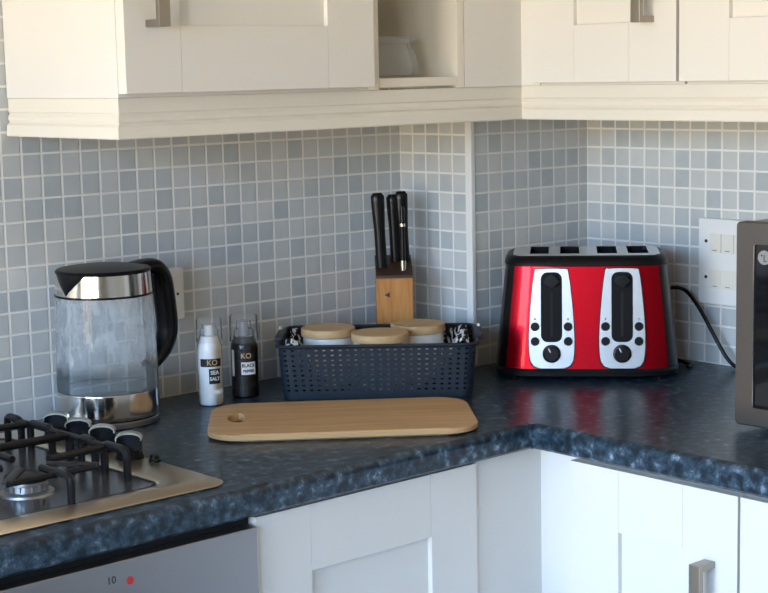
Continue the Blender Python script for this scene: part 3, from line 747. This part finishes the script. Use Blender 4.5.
b = B(); loft(b, [sring(w1 + .000, d1 + .000, .1985), sring(w1 + .003, d1 + .003, .2005), sring(w1 + .001, d1 + .001, .2065), sring(w1 - .006, d1 - .008, .2125), sring(w1 - .018, d1 - .022, .2155), sring(w1 - .026, d1 - .030, .2160), sring(w1 - .028, d1 - .032, .2095)], cap=False); obj('top_rim', b, 'blacksoft', t)
# steel top with four open slots
b = B(); pw, pd = w1 - .0275, d1 - .0315; zt = .2160
slots = [(-.0985, -.0655), (-.0455, -.0115), (.0195, .0545), (.0730, .1085)]; sy0, sy1 = -.045, .070
xs = sorted([-pw / 2 + .012, pw / 2 - .012] + [q for s in slots for q in s]); ys = [-pd / 2, sy0, sy1, pd / 2]
vt = {(i, j): b.verts.new((x, y, zt)) for i, x in enumerate(xs) for j, y in enumerate(ys)}
for i in range(len(xs) - 1):
    for j in range(3):
        if j == 1 and any(abs(xs[i] - s[0]) < 1e-6 for s in slots): continue
        b.faces.new((vt[i, j], vt[i + 1, j], vt[i + 1, j + 1], vt[i, j + 1]))
for i0, s in ((0, -1), (len(xs) - 1, 1)):       # rounded plate ends
    arc = [(s * (pw / 2 - .012 + .012 * math.sin(R(a))), -pd / 2 * math.cos(R(a)) if False else -pd / 2 + pd * a / 180) for a in (25, 60, 90, 120, 155)]
    av = [b.verts.new((s * (pw / 2 - .012) + s * .012 * min(1, 2.2 * math.sin(PI * (y + pd / 2) / pd)), y, zt)) for _, y in arc]
    vs = [vt[i0, 0]] + av + [vt[i0, 3], vt[i0, 2], vt[i0, 1]]; b.faces.new(vs if s > 0 else vs[::-1])
obj('top_plate', b, 'panel', t)
for a, c in slots:
    b = B(); wv = [[b.verts.new((x, y, z)) for x, y in ((a, sy0), (c, sy0), (c, sy1), (a, sy1))] for z in (zt, zt - .05)]
    for i in range(4): b.faces.new((wv[0][i], wv[0][(i + 1) % 4], wv[1][(i + 1) % 4], wv[1][i]))
    b.faces.new(wv[1]); obj('bread_slot', b, 'black', t)
    b = B()
    for k in range(3): tube(b, [((a + c) / 2 + (k - 1) * .009, sy0 + .001, zt - .012), ((a + c) / 2 + (k - 1) * .009, sy1 - .001, zt - .012)], .0009, 6)
    obj('wire_guide', b, 'chrome', t)
# control panels on the sloping front
tilt = math.atan2(.013, .18)
def fxf(x, z):
    """place a panel piece (built in XY facing +Z) on the front at local x, height z"""
    return Matrix.Translation((x, -bodysize(z)[1] / 2, z)) @ Matrix.Rotation(PI / 2 - tilt, 4, 'X')
for px in (-.0605, .0605):
    outl = smooth_path([(-.022, .0845, 0), (.022, .0845, 0), (.0290, .078, 0), (.0350, .030, 0), (.0385, -.018, 0), (.0390, -.050, 0), (.0360, -.076, 0), (.026, -.0865, 0), (0, -.0875, 0), (-.026, -.0865, 0), (-.0360, -.076, 0), (-.0390, -.050, 0), (-.0385, -.018, 0), (-.0350, .030, 0), (-.0290, .078, 0)], 4, True)
    b = B(); prism(b, [(p.x, p.y) for p in outl][::-1], -.006, .0034, .0012, xf=fxf(px, .1105)); cp = obj('control_panel', b, 'panel', t); cp['label'] = 'silver control panel'
    outb = [(p.x * 1.045, p.y * 1.018) for p in outl]
    b = B(); prism(b, outb[::-1], -.006, .0012, xf=fxf(px, .1105)); obj('panel_surround', b, 'black', t)
    b = B(); prism(b, rrect(.0365, .121, .012, 6), .0030, .0040, xf=fxf(px, .1290)); obj('lever_slot', b, 'slotblack', cp)
    b = B(); prism(b, rrect(.0045, .078, .002, 4), .0040, .0046, xf=fxf(px, .117)); obj('lever_track', b, 'dark', cp)
    b = B(); prism(b, rrect(.0250, .022, .009, 6), .0040, .0120, .003, xf=fxf(px, .1740)); obj('lever', b, 'blacksoft', cp)
    for bx_, bz_ in ((-.0285, .0955), (.0285, .0955), (-.0285, .0700), (.0285, .0700)):
        b = B(); lathe(b, [(0, .003), (.0076, .003), (.0076, .0055), (.0066, .0068), (0, .0068)], 24, xf=fxf(px + bx_, bz_)); obj('button', b, 'blacksoft', cp)
    for sx, ch in ((-1, 0), (1, 1)):
        b = B(); lathe(b, [(0, .0034), (.0018, .0034), (.0018, .0037), (0, .0037)], 10, xf=fxf(px + sx * .0285, .1085)); obj('printed_symbol', b, 'grey', cp)
    b = B(); lathe(b, [(0, .003), (.0158, .003), (.0158, .005), (.0142, .0062), (.0135, .0150), (.0120, .0162), (0, .0162)], 36, xf=fxf(px, .0485)); dl = obj('browning_dial', b, 'black', cp)
    b = B(); box(b, -.0007, .0007, .004, .0115, .0162, .0166); bmesh.ops.transform(b, matrix=fxf(px, .0485) @ Matrix.Rotation(.5, 4, 'Z'), verts=b.verts[:]); obj('dial_pointer', b, 'white', dl)
# its flex, trailing on the worktop behind
b = B(); tube(b, smooth_path([(.085, .098, .040), (.110, .112, .034), (.150, .085, .010), (.178, .058, .0042), (.188, .030, .0040), (.180, .012, .004)], 8), .0032, 10); obj('power_cord', b, 'black', t)

# ------------------------------------------------------------------ sockets and cable on the right wall
t = thing('switch_plate', 'large white switch plate with rows of rockers, behind the microwave', 'switch', (0, -.4625, .110), -PI / 2)
b = B(); box(b, 0, .150, -.011, -.0005, 0, .1555, .003); obj('plate', b, 'white', t)
for rz in (.0465, .1115):
    for k in range(4):
        b = B(); x0 = .0265 + k * .0275
        c0 = [(x0, -.011), (x0 + .0255, -.011), (x0 + .0255, -.0145 if rz > .1 else -.0125), (x0, -.0125 if rz > .1 else -.0130)]
        loft(b, [[(x, y, z) for x, y in c0] for z in (rz - .017, rz + .017)]); bmesh.ops.bevel(b, geom=b.edges[:], offset=.0006, segments=2, affect='EDGES'); rk = obj('rocker', b, 'cream', t)
        b = B(); box(b, x0 + .008, x0 + .017, -.0150 if rz > .1 else -.0134, -.0115, rz - .0135, rz - .0120); obj('printed_mark', b, 'grey', rk)
    b = B(); lathe(b, [(0, 0), (.0030, 0), (.0030, .0012), (0, .0012)], 16, xf=Matrix.Translation((.0180, -.0108, rz + .003)) @ Matrix.Rotation(PI / 2, 4, 'X')); obj('screw', b, 'inkblack', t)
t = thing('wall_socket', 'single white wall socket half hidden behind the kettle', 'socket', (-.9095, 0, .1300))
b = B(); box(b, 0, .0860, -.0095, -.0005, 0, .0890, .003); obj('plate', b, 'white', t)
b = B(); box(b, .024, .038, -.0135, -.0095, .054, .077, .0008); obj('rocker', b, 'white', t)
b = B()
for x, z, w_, h_ in ((.043, .047, .0045, .0085), (.032, .026, .0085, .0045), (.054, .026, .0085, .0045)): box(b, x - w_ / 2, x + w_ / 2, -.0099, -.0094, z - h_ / 2, z + h_ / 2)
obj('pin_holes', b, 'inkblack', t)
b = B(); lathe(b, [(0, 0), (.0024, 0), (.0024, .0008), (0, .0008)], 14, xf=Matrix.Translation((.0720, -.0094, .0445)) @ Matrix.Rotation(PI / 2, 4, 'X')); obj('screw', b, 'inkblack', t)

cab_pts = [(-.030, -.352, .105), (-.022, -.378, .125), (-.020, -.400, .1325), (-.022, -.427, .1360), (-.026, -.452, .1290), (-.030, -.482, .1020), (-.030, -.512, .0600), (-.028, -.540, .0200), (-.026, -.562, .0052), (-.026, -.60, .0045), (-.026, -.66, .0045)]
b = B(); tube(b, smooth_path(cab_pts, 8), .0036, 12); o = obj('power_cable', b, 'black'); tag(o, 'black power cable arching from behind the toaster to the microwave', 'cable')

# ------------------------------------------------------------------ microwave
t = thing('microwave_oven', 'steel framed microwave with black glass door, at right edge of the worktop', 'microwave', (-.421, -.8432, 0), R(-90 + 3))
# local: x runs towards the camera along the front, y back into the room corner, front at y = 0
mw_w, mw_d, mz0, mz1 = .480, .345, .0085, .3110
b = B(); box(b, .003, mw_w - .003, .020, mw_d, mz0 + .002, mz1 - .001, .006); obj('casing', b, 'mwcase', t)
def frame(bm, w, z0, z1, l_, r_, bt, tp, y0, y1, rad=.007):
    o1 = rrect(w, z1 - z0, rad, 5, w / 2, (z0 + z1) / 2); i1 = rrect(w - l_ - r_, z1 - z0 - bt - tp, .004, 5, (l_ + w - r_) / 2, (z0 + bt + z1 - tp) / 2)
    rings = [[(x, y1, z) for x, z in o1], [(x, y0 + .002, z) for x, z in o1], [(x + (.0015 if x < w / 2 else -.0015), y0, z + (.0015 if z < (z0 + z1) / 2 else -.0015)) for x, z in o1], [(x, y0, z) for x, z in i1], [(x, y0 + .008, z) for x, z in i1]]
    loft(bm, rings, cap=False)
b = B(); frame(b, mw_w, mz0, mz1, .0295, .110, .0275, .0320, 0, .020); fr = obj('door_frame', b, 'mwsteel', t)
b = B(); box(b, .0295, mw_w - .110, .0035, .0075, mz0 + .0275, mz1 - .0320); obj('door_glass', b, 'blackglass', t)
b = B(); box(b, .0290, .0308, .0005, .004, mz0 + .0275, mz1 - .0320); obj('glass_edge', b, 'chrome', fr)
for sx in (.05, mw_w - .05):
    for sy in (.04, mw_d - .04):
        b = B(); lathe(b, [(0, 0.0002), (.012, 0.0002), (.013, .010), (0, .010)], 16); obj('foot', b, 'black', t, loc=(sx, sy, 0))
b = B(); lathe(b, [(0, 0), (.0105, 0), (.0105, .0005), (0, .0005)], 28, xf=Matrix.Translation((.0460, .0034, .2600)) @ Matrix.Rotation(PI / 2, 4, 'X')); em = obj('emblem', b, 'grey', t)
b = B(); box(b, -.0008, .0008, -.006, .004, .0005, .0007); box(b, -.0008, .0045, -.006, -.0046, .0005, .0007); lathe(b, [(0, .0005), (.0015, .0005), (.0015, .0007), (0, .0007)], 12, c=(-.004, .003, 0))
bmesh.ops.transform(b, matrix=Matrix.Translation((.0460, .0034, .2600)) @ Matrix.Rotation(PI / 2, 4, 'X'), verts=b.verts[:]); obj('emblem_mark', b, 'inkblack', em)
b = text_bm('LG', .0185, .0004, .0003); bmesh.ops.transform(b, matrix=Matrix.Translation((.0730, .0034, .2600)) @ Matrix.Rotation(PI / 2, 4, 'X'), verts=b.verts[:]); obj('lettering', b, 'labelwhite', t)
b = B()
for k in range(4): lathe(b, [(0, 0), (.012, 0), (.011, .006), (0, .006)], 24, xf=Matrix.Translation((mw_w - .055, 0, .06 + .05 * k)) @ Matrix.Rotation(PI / 2, 4, 'X'))
obj('control_buttons', b, 'steel', t)

# ------------------------------------------------------------------ jar on the open shelf
t = thing('glass_jar', 'clear glass jar with a wide rim standing in the open shelf niche', 'jar', (-.560, -.225, ZB + .0188))
b = B(); lathe(b, [(0, .0008), (.052, .0008), (.060, .004), (.0640, .014), (.0625, .026), (.056, .042), (.0520, .051), (.0520, .056)], 48); obj('body', b, 'jarglass', t)
b = B(); lathe(b, [(.0523, .0555), (.0560, .0555), (.0575, .058), (.0575, .0645), (.0550, .0665), (0, .0665)], 48); obj('lid', b, 'jarglass', t)

# ------------------------------------------------------------------ lift everything so that the floor is at z = 0
C.view_layer.update()
for o in list(SC.objects):
    if o.parent is None: o.location.z += W

# ------------------------------------------------------------------ light
wd = bpy.data.worlds.new('daylight'); SC.world = wd; wd.use_nodes = True
n = wd.node_tree.nodes; l = wd.node_tree.links; bg = n['Background']
tc = n.new('ShaderNodeTexCoord'); sp = n.new('ShaderNodeSeparateXYZ'); l.new(tc.outputs['Generated'], sp.inputs[0])
cr = n.new('ShaderNodeValToRGB'); mr = n.new('ShaderNodeMapRange'); mr.inputs['From Min'].default_value = -1; mr.inputs['From Max'].default_value = 1
l.new(sp.outputs['Z'], mr.inputs['Value']); l.new(mr.outputs['Result'], cr.inputs['Fac'])
e = cr.color_ramp.elements
e[0].position = .0; e[0].color = (.70, .50, .27, 1); e[1].position = 1.; e[1].color = (.22, .52, 1.12, 1)
for p, c in ((.46, (.78, .58, .33)), (.50, (.82, .72, .56)), (.55, (.68, .94, 1.28)), (.68, (.38, .78, 1.45))):
    k = e.new(p); k.color = (*c, 1)
l.new(cr.outputs['Color'], bg.inputs['Color']); bg.inputs['Strength'].default_value = 17.5
def portal(name, loc, rot, sx, sy):
    la = bpy.data.lights.new(name, 'AREA'); la.shape = 'RECTANGLE'; la.size = sx; la.size_y = sy
    la.cycles.is_portal = True
    o = bpy.data.objects.new(name, la); COL.objects.link(o); o.location = loc; o.rotation_euler = rot
portal('window_portal', (XL - .03, (WIN1[0] + WIN1[1]) / 2, W + (WIN1[2] + WIN1[3]) / 2), (PI / 2, 0, -PI / 2), WIN1[1] - WIN1[0], WIN1[3] - WIN1[2])

portal('window_portal', (XL - .03, (WIN2[0] + WIN2[1]) / 2, W + (WIN2[2] + WIN2[3]) / 2), (PI / 2, 0, -PI / 2), WIN2[1] - WIN2[0], WIN2[3] - WIN2[2])

# ------------------------------------------------------------------ camera
CAM = (-2.3921, -2.2757, .54); yaw, pitch, roll, F = .7281, .1375, -.0206, 1631.3
f = Vector((math.sin(yaw) * math.cos(pitch), math.cos(yaw) * math.cos(pitch), -math.sin(pitch)))
r = f.cross(Vector((0, 0, 1))).normalized(); u = r.cross(f)
r2 = math.cos(roll) * r + math.sin(roll) * u; u2 = -math.sin(roll) * r + math.cos(roll) * u
cd = bpy.data.cameras.new('camera'); cd.sensor_width = 36; cd.lens = F * 36 / 768; cd.clip_start = .05
co = bpy.data.objects.new('camera', cd); COL.objects.link(co)
co.matrix_world = Matrix.Translation((CAM[0], CAM[1], CAM[2] + W)) @ Matrix((r2, u2, -f)).transposed().to_4x4()
SC.camera = co
vs = SC.view_settings; vs.view_transform = 'Standard'; vs.look = 'None'; vs.exposure = 0.10; vs.gamma = 1; vs.use_curve_mapping = False
SC.cycles.use_denoising = True
SC.cycles.max_bounces = 10; SC.cycles.transparent_max_bounces = 24; SC.cycles.diffuse_bounces = 6
SC.cycles.sample_clamp_indirect = 8
